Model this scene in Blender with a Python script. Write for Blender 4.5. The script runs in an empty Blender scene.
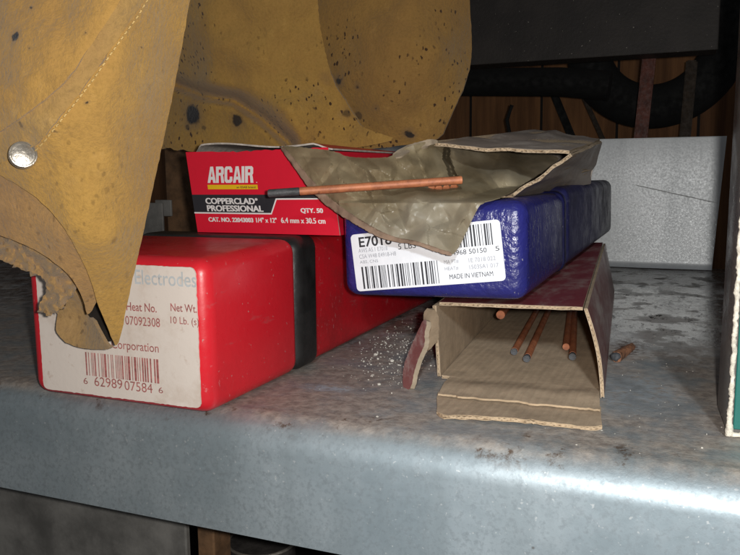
import bpy, bmesh, math, random
import numpy as np
from mathutils import Vector, Matrix, noise
from mathutils.geometry import delaunay_2d_cdt
random.seed(7)
sc = bpy.context.scene
COL = sc.collection

# ------------------------------------------------------------------ camera geometry
cc = np.array([370, 277.5]); vx = np.array([-1500, 190.]); vy = np.array([695, 167.])
F = math.sqrt(-(vx - cc) @ (vy - cc))
nrm = lambda v: v / np.linalg.norm(v)
AX = -nrm(np.append(vx - cc, F)); AY = nrm(np.append(vy - cc, F)); AZ = np.cross(AX, AY)
RW = np.stack([AX, AY, AZ])
CAM = np.array([0, 0, .095])
def ray(px, py): return RW @ np.append(np.array([px, py]) - cc, F)
def at(px, py, y):                       # photo point at world depth y
    d = ray(px, py); return Vector(CAM + d * (y / d[1]))
def onz(px, py, z):
    d = ray(px, py); return Vector(CAM + d * ((z - CAM[2]) / d[2]))

cam = bpy.data.cameras.new('camera'); co = bpy.data.objects.new('camera', cam); COL.objects.link(co)
cam.sensor_width = 36; cam.lens = 36 * F / 740; cam.clip_start = .005; cam.clip_end = 50
M = Matrix.Identity(4)
for i in range(3):
    M[i][0] = RW[i, 0]; M[i][1] = -RW[i, 1]; M[i][2] = -RW[i, 2]; M[i][3] = CAM[i]
co.matrix_world = M
sc.camera = co

# ------------------------------------------------------------------ node helpers
class NB:
    def __init__(s, name):
        s.m = bpy.data.materials.new(name); s.m.use_nodes = True
        s.t = s.m.node_tree; s.b = s.t.nodes['Principled BSDF']
        s.tc = s.t.nodes.new('ShaderNodeTexCoord').outputs['Object']
    def node(s, typ, ins=None, **kw):
        n = s.t.nodes.new(typ)
        for k, v in kw.items(): setattr(n, k, v)
        for k, v in (ins or {}).items(): s.set(n.inputs[k], v)
        return n
    def set(s, sock, v):
        if isinstance(v, bpy.types.NodeSocket): s.t.links.new(v, sock)
        else:
            if isinstance(v, (tuple, list)) and len(v) == 3 and sock.type == 'RGBA': v = (*v, 1)
            sock.default_value = v
    def map(s, scale=(1, 1, 1), rot=(0, 0, 0), src=None):
        return s.node('ShaderNodeMapping', {'Vector': src or s.tc, 'Scale': scale, 'Rotation': rot}).outputs[0]
    def noise(s, scale, detail=4, rough=.55, vec=None, dist=0):
        return s.node('ShaderNodeTexNoise', {'Vector': vec or s.tc, 'Scale': scale, 'Detail': detail, 'Roughness': rough, 'Distortion': dist}).outputs['Fac']
    def vor(s, scale, vec=None, feat='F1', rnd=1):
        return s.node('ShaderNodeTexVoronoi', {'Vector': vec or s.tc, 'Scale': scale, 'Randomness': rnd}, feature=feat).outputs['Distance']
    def ramp(s, f, a, b, lo=0., hi=1.):
        return s.node('ShaderNodeMapRange', {'Value': f, 'From Min': a, 'From Max': b, 'To Min': lo, 'To Max': hi}, clamp=True, interpolation_type='SMOOTHSTEP').outputs[0]
    def mix(s, f, a, b):
        n = s.node('ShaderNodeMix', data_type='RGBA')
        s.set(n.inputs[0], f); s.set(n.inputs[6], a); s.set(n.inputs[7], b); return n.outputs[2]
    def math(s, op, a, b=0.):
        n = s.node('ShaderNodeMath', operation=op); s.set(n.inputs[0], a); s.set(n.inputs[1], b); return n.outputs[0]
    def dist(s, p, wob=None, stretch=None):
        v = s.tc if wob is None else wob
        sub = s.node('ShaderNodeVectorMath', {0: v, 1: tuple(p)}, operation='SUBTRACT').outputs[0]
        if stretch: sub = s.node('ShaderNodeVectorMath', {0: sub, 1: stretch}, operation='MULTIPLY').outputs[0]
        return s.node('ShaderNodeVectorMath', {0: sub}, operation='LENGTH').outputs['Value']
    def wobble(s, scale, amp):
        n = s.node('ShaderNodeTexNoise', {'Vector': s.tc, 'Scale': scale, 'Detail': 3}).outputs['Color']
        a = s.node('ShaderNodeVectorMath', {0: n, 1: (.5, .5, .5)}, operation='SUBTRACT').outputs[0]
        b = s.node('ShaderNodeVectorMath', {0: a, 'Scale': amp}, operation='SCALE').outputs[0]
        return s.node('ShaderNodeVectorMath', {0: s.tc, 1: b}, operation='ADD').outputs[0]
    def bump(s, h, strength, dist, prev=None):
        ins = {'Height': h, 'Strength': strength, 'Distance': dist}
        if prev: ins['Normal'] = prev
        return s.node('ShaderNodeBump', ins).outputs[0]
    def out(s, **kw):
        nm = {'col': 'Base Color', 'rough': 'Roughness', 'metal': 'Metallic', 'normal': 'Normal', 'spec': 'Specular IOR Level',
              'coat': 'Coat Weight', 'trans': 'Transmission Weight', 'alpha': 'Alpha', 'sheen': 'Sheen Weight'}
        for k, v in kw.items(): s.set(s.b.inputs[nm[k]], v)
        return s.m

# ------------------------------------------------------------------ object helpers
def tag(o, label, cat, group=None, kind=None):
    if label: o['label'] = label
    if cat: o['category'] = cat
    if group: o['group'] = group
    if kind: o['kind'] = kind
    return o
def thing(name, label, cat, loc=(0, 0, 0), group=None, rot=(0, 0, 0)):
    o = bpy.data.objects.new(name, None); COL.objects.link(o); o.empty_display_size = .02
    o.location = loc; o.rotation_euler = rot
    return tag(o, label, cat, group)
def obj(name, bm, mats, parent=None, smooth=False, local=False):
    """bm is in world metres unless local; linked as one mesh object below parent"""
    me = bpy.data.meshes.new(name)
    if parent is not None and not local:
        p = parent; off = Vector((0, 0, 0))
        while p is not None: off += Vector(p.location); p = p.parent
        bmesh.ops.translate(bm, verts=bm.verts, vec=-off)
    bmesh.ops.recalc_face_normals(bm, faces=bm.faces) if not bm.faces or not getattr(obj, 'keep', False) else None
    bm.to_mesh(me); bm.free()
    for m in (mats if isinstance(mats, (list, tuple)) else [mats]): me.materials.append(m)
    if smooth:
        for p in me.polygons: p.use_smooth = True
        if smooth != 'all':
            try: me.set_sharp_from_angle(angle=math.radians(40))
            except Exception: pass
    o = bpy.data.objects.new(name, me); COL.objects.link(o)
    if parent is not None: o.parent = parent
    return o
def box(bm, x0, x1, y0, y1, z0, z1, r=0, seg=3, mat=0):
    g = bmesh.ops.create_cube(bm, size=1)
    vs = g['verts']
    bmesh.ops.scale(bm, vec=(x1 - x0, y1 - y0, z1 - z0), verts=vs)
    bmesh.ops.translate(bm, vec=((x0 + x1) / 2, (y0 + y1) / 2, (z0 + z1) / 2), verts=vs)
    fs = list({f for v in vs for f in v.link_faces})
    for f in fs: f.material_index = mat
    if r:
        es = list({e for v in vs for e in v.link_edges})
        bmesh.ops.bevel(bm, geom=es, offset=r, segments=seg, affect='EDGES', profile=.5)
    return bm
def newbox(*a, **k): return box(bmesh.new(), *a, **k)
def cyl(bm, p, q, r, seg=20, mat=0, r2=None, cap=.0):
    p, q = Vector(p), Vector(q); d = q - p
    g = bmesh.ops.create_cone(bm, cap_ends=True, segments=seg, radius1=r, radius2=r if r2 is None else r2, depth=d.length)
    vs = g['verts']
    rot = Vector((0, 0, 1)).rotation_difference(d).to_matrix().to_4x4()
    bmesh.ops.transform(bm, matrix=Matrix.Translation((p + q) / 2) @ rot, verts=vs)
    fs = list({f for v in vs for f in v.link_faces})
    for f in fs: f.material_index = mat
    if cap:
        es = [e for f in fs if len(f.verts) > 4 for e in f.edges]
        bmesh.ops.bevel(bm, geom=list(set(es)), offset=cap, segments=2, affect='EDGES')
    return bm
def tube(bm, pts, r, seg=10):
    rings = []
    n = len(pts)
    for i, p in enumerate(pts):
        d = (pts[min(i + 1, n - 1)] - pts[max(i - 1, 0)]).normalized()
        a = d.cross(Vector((.3, .2, 1))).normalized(); b = d.cross(a)
        rr = r[i] if isinstance(r, (list, tuple)) else r
        rings.append([bm.verts.new(p + (a * math.cos(t) + b * math.sin(t)) * rr) for t in [2 * math.pi * k / seg for k in range(seg)]])
    for a, b in zip(rings, rings[1:]):
        for k in range(seg): bm.faces.new((a[k], a[(k + 1) % seg], b[(k + 1) % seg], b[k]))
    bm.faces.new(rings[0]); bm.faces.new(rings[-1][::-1])
    return bm

def rbf(ctrl):
    P = np.array([c[:2] for c in ctrl], float) / 100; v = np.array([c[2] for c in ctrl], float)
    n = len(P)
    def ph(d): return np.where(d > 1e-9, d * d * np.log(np.maximum(d, 1e-9)), 0)
    K = ph(np.linalg.norm(P[:, None] - P[None], axis=2)) + np.eye(n) * 1e-4
    Q = np.hstack([np.ones((n, 1)), P])
    A = np.block([[K, Q], [Q.T, np.zeros((3, 3))]])
    w = np.linalg.solve(A, np.concatenate([v, np.zeros(3)]))
    def f(x, y):
        p = np.array([x, y]) / 100
        return float(ph(np.linalg.norm(P - p, axis=1)) @ w[:n] + w[n] + w[n + 1] * p[0] + w[n + 2] * p[1])
    return f
def smooth_poly(poly, it=2):
    for _ in range(it):
        o = []
        for i, a in enumerate(poly):
            b = poly[(i + 1) % len(poly)]
            o += [(a[0] * .75 + b[0] * .25, a[1] * .75 + b[1] * .25), (a[0] * .25 + b[0] * .75, a[1] * .25 + b[1] * .75)]
        poly = o
    return poly
def sheet(poly, ctrl, step, th, wrinkle=(), jitter=0., it=1, seed=0, fdep=None, rim=0):
    """a leather or paper sheet: outline in photo points, real depth from control points, real thickness th"""
    f = fdep or rbf(ctrl)
    poly = smooth_poly(poly, it)
    rnd = random.Random(seed)
    bd = []
    for i, a in enumerate(poly):
        b = poly[(i + 1) % len(poly)]
        L = math.hypot(b[0] - a[0], b[1] - a[1]); k = max(1, int(L / step))
        for j in range(k):
            t = j / k; bd.append((a[0] + (b[0] - a[0]) * t + rnd.uniform(-jitter, jitter), a[1] + (b[1] - a[1]) * t + rnd.uniform(-jitter, jitter)))
    pts = [Vector(p) for p in bd]; nb = len(pts)
    edges = [(i, (i + 1) % nb) for i in range(nb)]
    xs = [p[0] for p in bd]; ys = [p[1] for p in bd]
    bx = np.array(bd)
    y = min(ys)
    row = 0
    while y < max(ys):
        x = min(xs) + (step / 2 if row % 2 else 0)
        while x < max(xs):
            if np.min(np.abs(bx[:, 0] - x) + np.abs(bx[:, 1] - y)) > step * .7: pts.append(Vector((x, y)))
            x += step
        y += step * .87; row += 1
    vs, es, fs, *_ = delaunay_2d_cdt(pts, edges, [list(range(nb))], 1, 1e-4)
    bm = bmesh.new(); bv = []
    for p in vs:
        d = f(p.x, max(p.y, -45))
        for sc_, am in wrinkle:
            d += am * noise.noise(Vector((p.x / sc_, p.y / sc_, seed * 3.7)))
        bv.append(bm.verts.new(at(p.x, p.y, d)))
    for t in fs:
        try: bm.faces.new([bv[i] for i in t])
        except Exception: pass
    bmesh.ops.delete(bm, geom=[v for v in bm.verts if not v.link_faces], context='VERTS')
    for fc in bm.faces: fc.normal_update()
    flip = [fc for fc in bm.faces if fc.normal.dot(fc.calc_center_median() - Vector(CAM)) > 0]
    bmesh.ops.reverse_faces(bm, faces=flip)
    top = list(bm.faces)
    for v in bm.verts: v.normal_update()
    # thickness: a second skin behind, joined along the rim
    nv = {v: bm.verts.new(v.co - v.normal * th) for v in list(bm.verts)}
    for fc in top: bm.faces.new([nv[v] for v in reversed(fc.verts)]).material_index = rim
    for e in [e for e in bm.edges if len(e.link_faces) == 1 and e.verts[0] in nv and e.verts[1] in nv]:
        a, b = e.verts
        fc = e.link_faces[0]
        bm.faces.new((a, b, nv[b], nv[a])).material_index = rim
    return bm

_tc = {}
def text_bm(body, x0, z0, w, h, y, bold=0., shear=0.):
    """flat lettering fitted into the box x0..x0+w, z0..z0+h facing -Y"""
    cu = bpy.data.curves.new('t', 'FONT'); cu.body = body; cu.offset = bold; cu.shear = shear; cu.resolution_u = 4
    o = bpy.data.objects.new('t', cu); COL.objects.link(o)
    dg = bpy.context.evaluated_depsgraph_get(); me = bpy.data.meshes.new_from_object(o.evaluated_get(dg))
    bpy.data.objects.remove(o); bpy.data.curves.remove(cu)
    bm = bmesh.new(); bm.from_mesh(me); bpy.data.meshes.remove(me)
    X = [v.co.x for v in bm.verts]; Y = [v.co.y for v in bm.verts]
    sx = w / (max(X) - min(X)); sz = h / (max(Y) - min(Y)); mx, my = min(X), min(Y)
    for v in bm.verts: v.co = Vector((x0 + (v.co.x - mx) * sx, y, z0 + (v.co.y - my) * sz))
    return bm
def join(dst, src):
    me = bpy.data.meshes.new('j'); src.to_mesh(me); src.free(); dst.from_mesh(me); bpy.data.meshes.remove(me); return dst
def rect(bm, x0, x1, z0, z1, y, mat=0):
    f = bm.faces.new([bm.verts.new((x, y, z)) for x, z in ((x0, z0), (x1, z0), (x1, z1), (x0, z1))]); f.material_index = mat
def poly_xz(bm, pts, y, mat=0):
    f = bm.faces.new([bm.verts.new((x, y, z)) for x, z in pts]); f.material_index = mat
def barcode(bm, x0, x1, z0, z1, y, n, seed):
    r = random.Random(seed); ws = [r.choice((1, 1, 2, 3)) for _ in range(2 * n - 1)]; s = (x1 - x0) / sum(ws); x = x0
    for i, w in enumerate(ws):
        if i % 2 == 0: rect(bm, x, x + w * s * .92, z0, z1, y)
        x += w * s
def rrect_plate(x0, x1, z0, z1, y0, y1, r, rag=0., seed=0):
    """a thin plate facing -Y with rounded corners; rag = ragged edge"""
    rd = random.Random(seed); pts = []
    for cx, cz, a0 in ((x1 - r, z0 + r, -90), (x1 - r, z1 - r, 0), (x0 + r, z1 - r, 90), (x0 + r, z0 + r, 180)):
        for k in range(7):
            a = math.radians(a0 + 15 * k); pts.append((cx + r * math.cos(a), cz + r * math.sin(a)))
    if rag:
        o = []
        for i, a in enumerate(pts):
            b = pts[(i + 1) % len(pts)]; L = math.hypot(a[0] - b[0], a[1] - b[1]); k = max(1, int(L / .0012))
            for j in range(k):
                t = j / k; o.append((a[0] + (b[0] - a[0]) * t + rd.gauss(0, rag), a[1] + (b[1] - a[1]) * t + rd.gauss(0, rag)))
        pts = o
    bm = bmesh.new()
    a = [bm.verts.new((x, y0, z)) for x, z in pts]; b = [bm.verts.new((x, y1, z)) for x, z in pts]
    bm.faces.new(a); bm.faces.new(b[::-1])
    for i in range(len(a)): j = (i + 1) % len(a); bm.faces.new((a[i], b[i], b[j], a[j]))
    return bm

def shell(bm, fa, fb, nu, nv, ma, mb):
    A = [[bm.verts.new(fa(i / nu, j / nv)) for j in range(nv + 1)] for i in range(nu + 1)]
    B = [[bm.verts.new(fb(i / nu, j / nv)) for j in range(nv + 1)] for i in range(nu + 1)]
    for i in range(nu):
        for j in range(nv):
            bm.faces.new((A[i][j], A[i + 1][j], A[i + 1][j + 1], A[i][j + 1])).material_index = ma
            bm.faces.new((B[i][j], B[i][j + 1], B[i + 1][j + 1], B[i + 1][j])).material_index = mb
    for i in range(nu):
        for j, s in ((0, 1), (nv, -1)):
            f = bm.faces.new((A[i][j], B[i][j], B[i + 1][j], A[i + 1][j])); f.material_index = mb
    for j in range(nv):
        for i in (0, nu):
            f = bm.faces.new((A[i][j], A[i][j + 1], B[i][j + 1], B[i][j])); f.material_index = mb
def corr(c00, c10, c11, c01, th=.0015, pitch=.0021, bend=None, rag=0., ragend=0., seed=0, nu=14, nv=10):
    """corrugated board: two liners and a wavy medium. u runs along the visible cut edge, v away from it.
    material 0 on the outer liner's face (the side the normal c10-c00 x c01-c00 points to), 1 elsewhere, 2 on the flutes"""
    c00, c10, c11, c01 = map(Vector, (c00, c10, c11, c01))
    n = (c10 - c00).cross(c01 - c00).normalized(); W = (c10 - c00).length; D = (c01 - c00).length
    def base(u, v, off, e=0):
        r = rag * noise.noise(Vector((u * W / .004, seed + e, 1.3))) + rag * .6 * noise.noise(Vector((u * W / .0013, seed + e, 7.3)))
        q = ragend * noise.noise(Vector((u * W / .006, seed + e + 9, 1.3)))
        v = v + (1 - v) * r / D + v * q / D
        p = c00.lerp(c10, u).lerp(c01.lerp(c11, u), v)
        b = bend(u, v) if bend else 0.
        return p + n * (off + b)
    h = th / 2; t = .0003
    bm = bmesh.new()
    shell(bm, lambda u, v: base(u, v, h), lambda u, v: base(u, v, h - t), nu, nv, 0, 1)
    shell(bm, lambda u, v: base(u, v, -h + t, 5), lambda u, v: base(u, v, -h, 5), nu, nv, 1, 1)
    k = max(2, int(W / pitch)); m = k * 6
    wv = lambda u: (h - t * 1.7) * math.sin(2 * math.pi * k * u + 1.1 * noise.noise(Vector((u * W / .005, seed, 5)))) * (.75 + .5 * noise.noise(Vector((u * W / .004, seed, 2))))
    shell(bm, lambda u, v: base(u, .002 + v * .99, wv(u) + .00044, 3), lambda u, v: base(u, .002 + v * .99, wv(u) - .00044, 3), m, 4, 2, 2)
    return bm

# ------------------------------------------------------------------ materials
def mat_steel(name, dirt=True, spots=(), fs=1., lift=1.):
    s = NB(name)
    sp = s.noise(260 * fs, 5, .7); big = s.noise(22, 4); cell = s.vor(150 * fs)
    col = s.mix(s.ramp(big, .3, .7), (.29, .345, .375), (.395, .45, .48))
    col = s.mix(s.ramp(sp, .45, .75, 0, .55 if lift == 1 else .4), col, (.22, .245, .26))
    col = s.mix(s.ramp(cell, .0, .5, .10, 0), col, (.52, .55, .57))
    col = s.mix(s.ramp(s.noise(60, 4, .6, vec=s.map((1, .1, .12))), .45, .75, 0, .5), col, (.27, .315, .335))
    pale = s.ramp(s.noise(600, 2), .66, .74, 0, .6)
    col = s.mix(pale, col, (.62, .64, .64))
    col = s.mix(s.ramp(s.noise(520 * fs, 3, .7), .42, .68, 0, .38), col, (.19, .22, .24))
    if lift > 1:
        col = s.mix(.68, col, (.86, .88, .9))
        col = s.mix(s.ramp(s.noise(40, 4, .6, vec=s.map((1, 1, .06))), .45, .7, 0, .3), col, (.42, .45, .47))
        q1, q2 = at(630, 184, .78), at(708, 201, .78); sp3 = s.node('ShaderNodeSeparateXYZ', {0: s.wobble(60, .0008)})
        sl_ = (q2.z - q1.z) / (q2.x - q1.x)
        dz = s.math('ABSOLUTE', s.math('SUBTRACT', s.math('SUBTRACT', sp3.outputs[2], q1.z), s.math('MULTIPLY', s.math('SUBTRACT', sp3.outputs[0], q1.x), sl_)))
        mk = s.math('MULTIPLY', s.ramp(dz, .0002, .0007, .8, 0), s.ramp(sp3.outputs[0], q1.x, q1.x + .01)); mk = s.math('MULTIPLY', mk, s.ramp(sp3.outputs[0], q2.x, q2.x + .01, 1, 0))
        col = s.mix(mk, col, (.12, .12, .12))
        col = s.mix(s.ramp(s.vor(420, s.wobble(200, .003)), .04, .11, .55, 0), col, (.2, .2, .2))
    metal = .55; rough = s.ramp(sp, .3, .7, .46, .6)
    h = s.math('ADD', s.math('MULTIPLY', sp, .6), s.math('MULTIPLY', s.noise(900, 2), .3))
    n = s.bump(h, .10 if lift == 1 else .035, .0005)
    if dirt:
        sep = s.node('ShaderNodeSeparateXYZ', {0: s.tc}); z = sep.outputs[2]; yy = sep.outputs[1]; xx = sep.outputs[0]
        on = s.ramp(z, -.0045, -.0002)
        wob = s.noise(45, 5, .65); fine = s.noise(210, 4, .7); st = s.noise(9, 5, .6)
        brown = s.ramp(s.math('ADD', wob, s.math('MULTIPLY', st, .6)), .60, .92, .22, .88)
        fct = s.math('MULTIPLY', on, brown)
        col = s.mix(fct, col, s.mix(s.ramp(fine, .3, .7), (.22, .175, .145), (.47, .40, .335)))
        # rust and grime along the bend
        band = s.math('MULTIPLY', s.ramp(z, -.008, -.0016), s.ramp(yy, .280, .264))
        rust = s.math('MULTIPLY', band, s.ramp(s.noise(70, 7, .75), .56, .66))
        col = s.mix(s.math('MULTIPLY', rust, .9), col, (.10, .055, .028))
        # black spatter further back
        bl = s.math('MULTIPLY', s.math('MULTIPLY', on, s.ramp(yy, .40, .5)), s.ramp(s.math('ADD', s.math('MULTIPLY', s.noise(105, 6, .75, vec=s.map((1, .45, 1))), .6), s.math('MULTIPLY', s.noise(260, 5, .8, vec=s.map((1, .4, 1))), .45)), .565, .60))
        col = s.mix(bl, col, (.018, .014, .012))
        # bright flecks at the rear: the flange's reflection painted into the colour
        wz = s.math('MULTIPLY', s.math('MULTIPLY', on, s.ramp(yy, .36, .46)), s.ramp(s.noise(170, 5, .75, vec=s.map((.55, .35, 1))), .48, .58))
        col = s.mix(s.math('MULTIPLY', wz, .85), col, (.66, .66, .65))
        col = s.mix(s.math('MULTIPLY', on, s.ramp(yy, .63, .70, 0, .85)), col, (.05, .042, .036))  # dark band before the flange: its shadow painted into the top
        dl = s.math('MULTIPLY', s.math('ADD', fct, bl), 1.0)
        metal = s.math('MULTIPLY', s.ramp(dl, .1, .9, .5, .22), 1.0)
        rough = s.math('ADD', rough, s.ramp(s.math('SUBTRACT', dl, wz), 0, 1, -.04, .10))
        zone = s.math('MULTIPLY', s.math('MULTIPLY', on, s.ramp(yy, .40, .47)), s.ramp(xx, -.09, -.05)); zone = s.math('MULTIPLY', zone, s.ramp(yy, .60, .68, 1, 0))
        wet = s.math('MULTIPLY', s.math('MULTIPLY', on, s.ramp(yy, .36, .47)), s.ramp(s.noise(38, 4, .6), .36, .52))
        rough = s.math('MULTIPLY', rough, s.ramp(wet, 0, 1, 1, .42))
        bright = s.math('MULTIPLY', zone, s.math('SUBTRACT', 1., bl))
        bright = s.math('MULTIPLY', bright, s.ramp(s.noise(150, 6, .8, vec=s.map((.8, .4, 1))), .36, .50, .5, 1))
        col = s.mix(bright, col, (.86, .85, .83)); metal = s.math('MAXIMUM', metal, s.math('MULTIPLY', bright, .85))
        n = s.bump(s.math('MULTIPLY', s.noise(190, 5, .7, vec=s.map((1, .5, 1))), zone), .12, .0010, n)
        n = s.bump(s.math('MULTIPLY', fine, s.math('MULTIPLY', s.ramp(z, -.006, -.0008), s.math('SUBTRACT', 1., zone))), .35, .0012, n)
        # chalky smear and scrapes
        wv = s.wobble(70, .012)
        for p, r, stv, c in spots:
            mk = s.math('MULTIPLY', s.ramp(s.dist(p, wv, stv), r * .3, r, 1, 0), s.ramp(s.noise(240, 4, .7), .36, .6))
            col = s.mix(s.math('MULTIPLY', mk, on), col, c)
        rs = s.math('MULTIPLY', s.ramp(s.math('SUBTRACT', yy, s.math('MULTIPLY', xx, .0)), .0, 1.), 0.)
        specks = s.ramp(s.vor(75), .03, .075, 1, 0)
        sel = s.ramp(s.noise(16, 2), .58, .66)
        col = s.mix(s.math('MULTIPLY', s.math('MULTIPLY', specks, sel), .8), col, (.075, .05, .035))
    return s.out(col=col, rough=rough, metal=metal, normal=n)

def mat_plastic(name, col, dark, rough, pebble=0., grime=.4, peb_scale=420):
    s = NB(name)
    g = s.noise(30, 6, .7); sc_ = s.noise(140, 5, .7, vec=s.map((1, .25, 1), (0, .4, .3)))
    scr = s.noise(300, 4, .7, vec=s.map((.15, 1, .6), (.3, 0, .5)))
    c = s.mix(s.ramp(g, .4, .75, 0, grime), col, dark)
    c = s.mix(s.ramp(sc_, .62, .72, 0, .35), c, tuple(min(1, x * .5 + .10) for x in col))
    c = s.mix(s.ramp(s.noise(500, 3), .69, .75, 0, .55), c, (.42, .40, .38))
    c = s.mix(s.math('MULTIPLY', s.ramp(scr, .60, .66, 0, .5), s.ramp(s.noise(35, 3), .5, .62)), c, tuple(min(1, x * .6 + .22) for x in col))
    r = s.ramp(s.noise(60, 5, .7), .3, .75, rough, rough + .25)
    hh = s.noise(peb_scale, 3, .55)
    n = s.bump(hh, .08 if not pebble else pebble, .0009)
    n = s.bump(s.noise(30, 2), .06, .002, n)
    return s.out(col=c, rough=r, normal=n, spec=.5)

def mat_simple(name, col, rough=.6, metal=0., var=.25, scale=60, bump=.2, bd=.0006, spec=.5):
    s = NB(name)
    f = s.noise(scale, 6, .65)
    lo = tuple(x * (1 - var) for x in col); hi = tuple(min(1, x * (1 + var)) for x in col)
    c = s.mix(s.ramp(f, .3, .7), lo, hi)
    return s.out(col=c, rough=s.ramp(s.noise(scale * 2.3, 4), .3, .7, rough * .85, min(1, rough * 1.15)), metal=metal,
                 normal=s.bump(s.noise(scale * 6, 4), bump, bd), spec=spec)

def mat_card(name, col, streak_axis=(1, .12, 1), lines=0.):
    s = NB(name)
    f = s.noise(90, 6, .7); g = s.noise(420, 4, .7, vec=s.map(streak_axis)); d = s.noise(18, 4)
    c = s.mix(s.ramp(f, .3, .7), tuple(x * .8 for x in col), tuple(x * 1.12 for x in col))
    c = s.mix(s.ramp(g, .5, .75, 0, .28), c, tuple(x * .6 for x in col))
    c = s.mix(s.ramp(d, .55, .8, 0, .35), c, tuple(x * .6 for x in col))
    n = s.bump(g, .3, .0007)
    if lines:
        sep = s.node('ShaderNodeSeparateXYZ', {0: s.wobble(60, .0003)})
        w = s.math('SINE', s.math('MULTIPLY', sep.outputs[0], 2 * math.pi / lines))
        n = s.bump(w, .08, .0006, n)
        c = s.mix(s.ramp(w, .5, 1, 0, .10), c, tuple(x * .6 for x in col))
    return s.out(col=c, rough=.85, normal=n, spec=.25)

def mat_print(name, col, scuff, amt=.5, rough=.4):
    s = NB(name)
    f = s.noise(120, 6, .75, vec=s.map((1, .3, 1))); g = s.noise(28, 5, .7)
    c = s.mix(s.ramp(s.math('ADD', s.math('MULTIPLY', f, .6), s.math('MULTIPLY', g, .5)), .5, .72, 0, amt), col, scuff)
    return s.out(col=c, rough=s.ramp(g, .3, .7, rough, rough + .25), normal=s.bump(s.noise(200, 4), .2, .0006), spec=.4)

def mat_leather(name, root, col=(.50, .275, .055), spots=(), specks=.5, grey=.35):
    s = NB(name)
    big = s.noise(16, 5, .6); mid = s.noise(75, 6, .7); fine = s.noise(700, 4, .7)
    c = s.mix(s.ramp(big, .3, .72), tuple(x * f for x, f in zip(col, (.80, .78, .95))), col)
    c = s.mix(s.ramp(mid, .52, .8, 0, .55), c, tuple(x * f for x, f in zip(col, (.62, .58, .7))))
    c = s.mix(s.ramp(s.noise(33, 5, .7), .54, .74, 0, grey), c, (.22, .165, .105))
    c = s.mix(s.ramp(fine, .4, .75, 0, .45), c, tuple(x * .55 for x in col))
    c = s.mix(s.ramp(s.noise(260, 5, .75, vec=s.map((1, 1, .35), (0, .5, 0))), .52, .72, 0, .45), c, tuple(min(1, x * k_) for x, k_ in zip(col, (.62, .60, .75))))
    c = s.mix(s.ramp(s.noise(130, 5, .75), .56, .74, 0, .35), c, tuple(min(1, x * k_) for x, k_ in zip(col, (1.25, 1.3, 1.7))))
    # tiny spatter burns
    v = s.wobble(300, .003)
    sp = s.ramp(s.vor(330, s.map((1, 1, .6), src=v)), .14, .27, 1, 0)
    c = s.mix(s.math('MULTIPLY', sp, s.ramp(s.noise(30, 3), .44, .60, 0, specks)), c, (.055, .028, .013))
    sp2 = s.ramp(s.vor(62, v), .05, .12, 1, 0)
    c = s.mix(s.math('MULTIPLY', sp2, s.ramp(s.noise(11, 2), .50, .62, 0, specks * 1.0)), c, (.07, .03, .015))
    wob = s.wobble(220, .0042)
    off = Vector(root.location)
    for p, r, k in spots:
        d = s.dist(Vector(p) - off, wob, (1, .12, 1))
        c = s.mix(s.ramp(d, r * .7, r * 2.0, .35 * k, 0), c, (.13, .09, .065))
        c = s.mix(s.ramp(d, r * .6, r * .95, k, 0), c, (.012, .012, .016))
    n = s.bump(fine, .8, .0007); n = s.bump(mid, .16, .0016, n); n = s.bump(s.noise(28, 5, .6, vec=s.map((1, 1, .5))), .35, .006, n)
    return s.out(col=c, rough=.88, normal=n, spec=.2, sheen=.25)

steel = mat_steel('galvanized_steel', True, (
    (onz(325, 388, 0), .016, (1, 1.8, 1), (.42, .50, .55)), (onz(365, 345, 0), .022, (.8, .5, 1), (.24, .21, .19)),
    (onz(640, 385, 0), .02, (1.3, .7, 1), (.30, .31, .31)), (onz(690, 300, 0), .05, (1, .6, 1), (.34, .33, .32)), (onz(455, 430, 0), .012, (.5, 1.6, 1), (.3, .3, .3)), (onz(630, 347, 0), .018, (1.4, .6, 1), (.085, .04, .02)), (onz(628, 395, 0), .03, (1, .7, 1), (.36, .39, .41))))
flange_steel = mat_steel('flange_steel', False, (), 2.2, 1.45)
red_pl = mat_plastic('red_plastic', (.68, .018, .030), (.42, .013, .020), .26, 0, .5)
red_pl2 = mat_plastic('dusty_shaded_red_plastic', (.50, .010, .018), (.22, .012, .014), .34, 0, .7)  # for the body: grime, plus its shade put into a darker red
blue_pl = mat_plastic('pebbled_blue_plastic', (.018, .019, .140), (.015, .015, .085), .22, .75, .6, 330)
blue_dk = mat_plastic('scuffed_navy_plastic', (.012, .012, .065), (.026, .025, .040), .34, .5, .7, 330)
tape = mat_simple('black_tape', (.018, .018, .018), .42, 0, .5, 45, .25, .0008)
paper_w = NB('label_paper')
_f = paper_w.noise(35, 6, .7); _g = paper_w.noise(160, 4, .7)
_c = paper_w.mix(paper_w.ramp(_f, .46, .70, 0, .55), (.74, .655, .59), (.50, .38, .29))
_c = paper_w.mix(paper_w.ramp(_g, .60, .72, 0, .4), _c, (.40, .26, .17))
label_cream = paper_w.out(col=_c, rough=.55, normal=paper_w.bump(_f, .2, .0015))
label_white = mat_simple('white_label', (.74, .75, .78), .45, 0, .06, 60, .06, .0004)
ink = mat_simple('black_ink', (.025, .025, .03), .5, 0, .1, 50, 0)
ink_grey = mat_simple('grey_ink', (.30, .30, .33), .6, 0, .15, 300, 0)
ink_red = mat_simple('faded_red_ink', (.38, .13, .12), .6, 0, .35, 400, 0)
ink_pale = mat_simple('faded_blue_ink', (.50, .52, .53), .6, 0, .12, 200, 0)
ink_white = mat_simple('white_ink', (.80, .78, .77), .45, 0, .04, 60, 0)
ink_yel = mat_simple('yellow_ink', (.82, .52, .01), .45, 0, .05, 60, 0)
red_card = NB('red_carton')
_f = red_card.noise(40, 5, .7)
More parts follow.
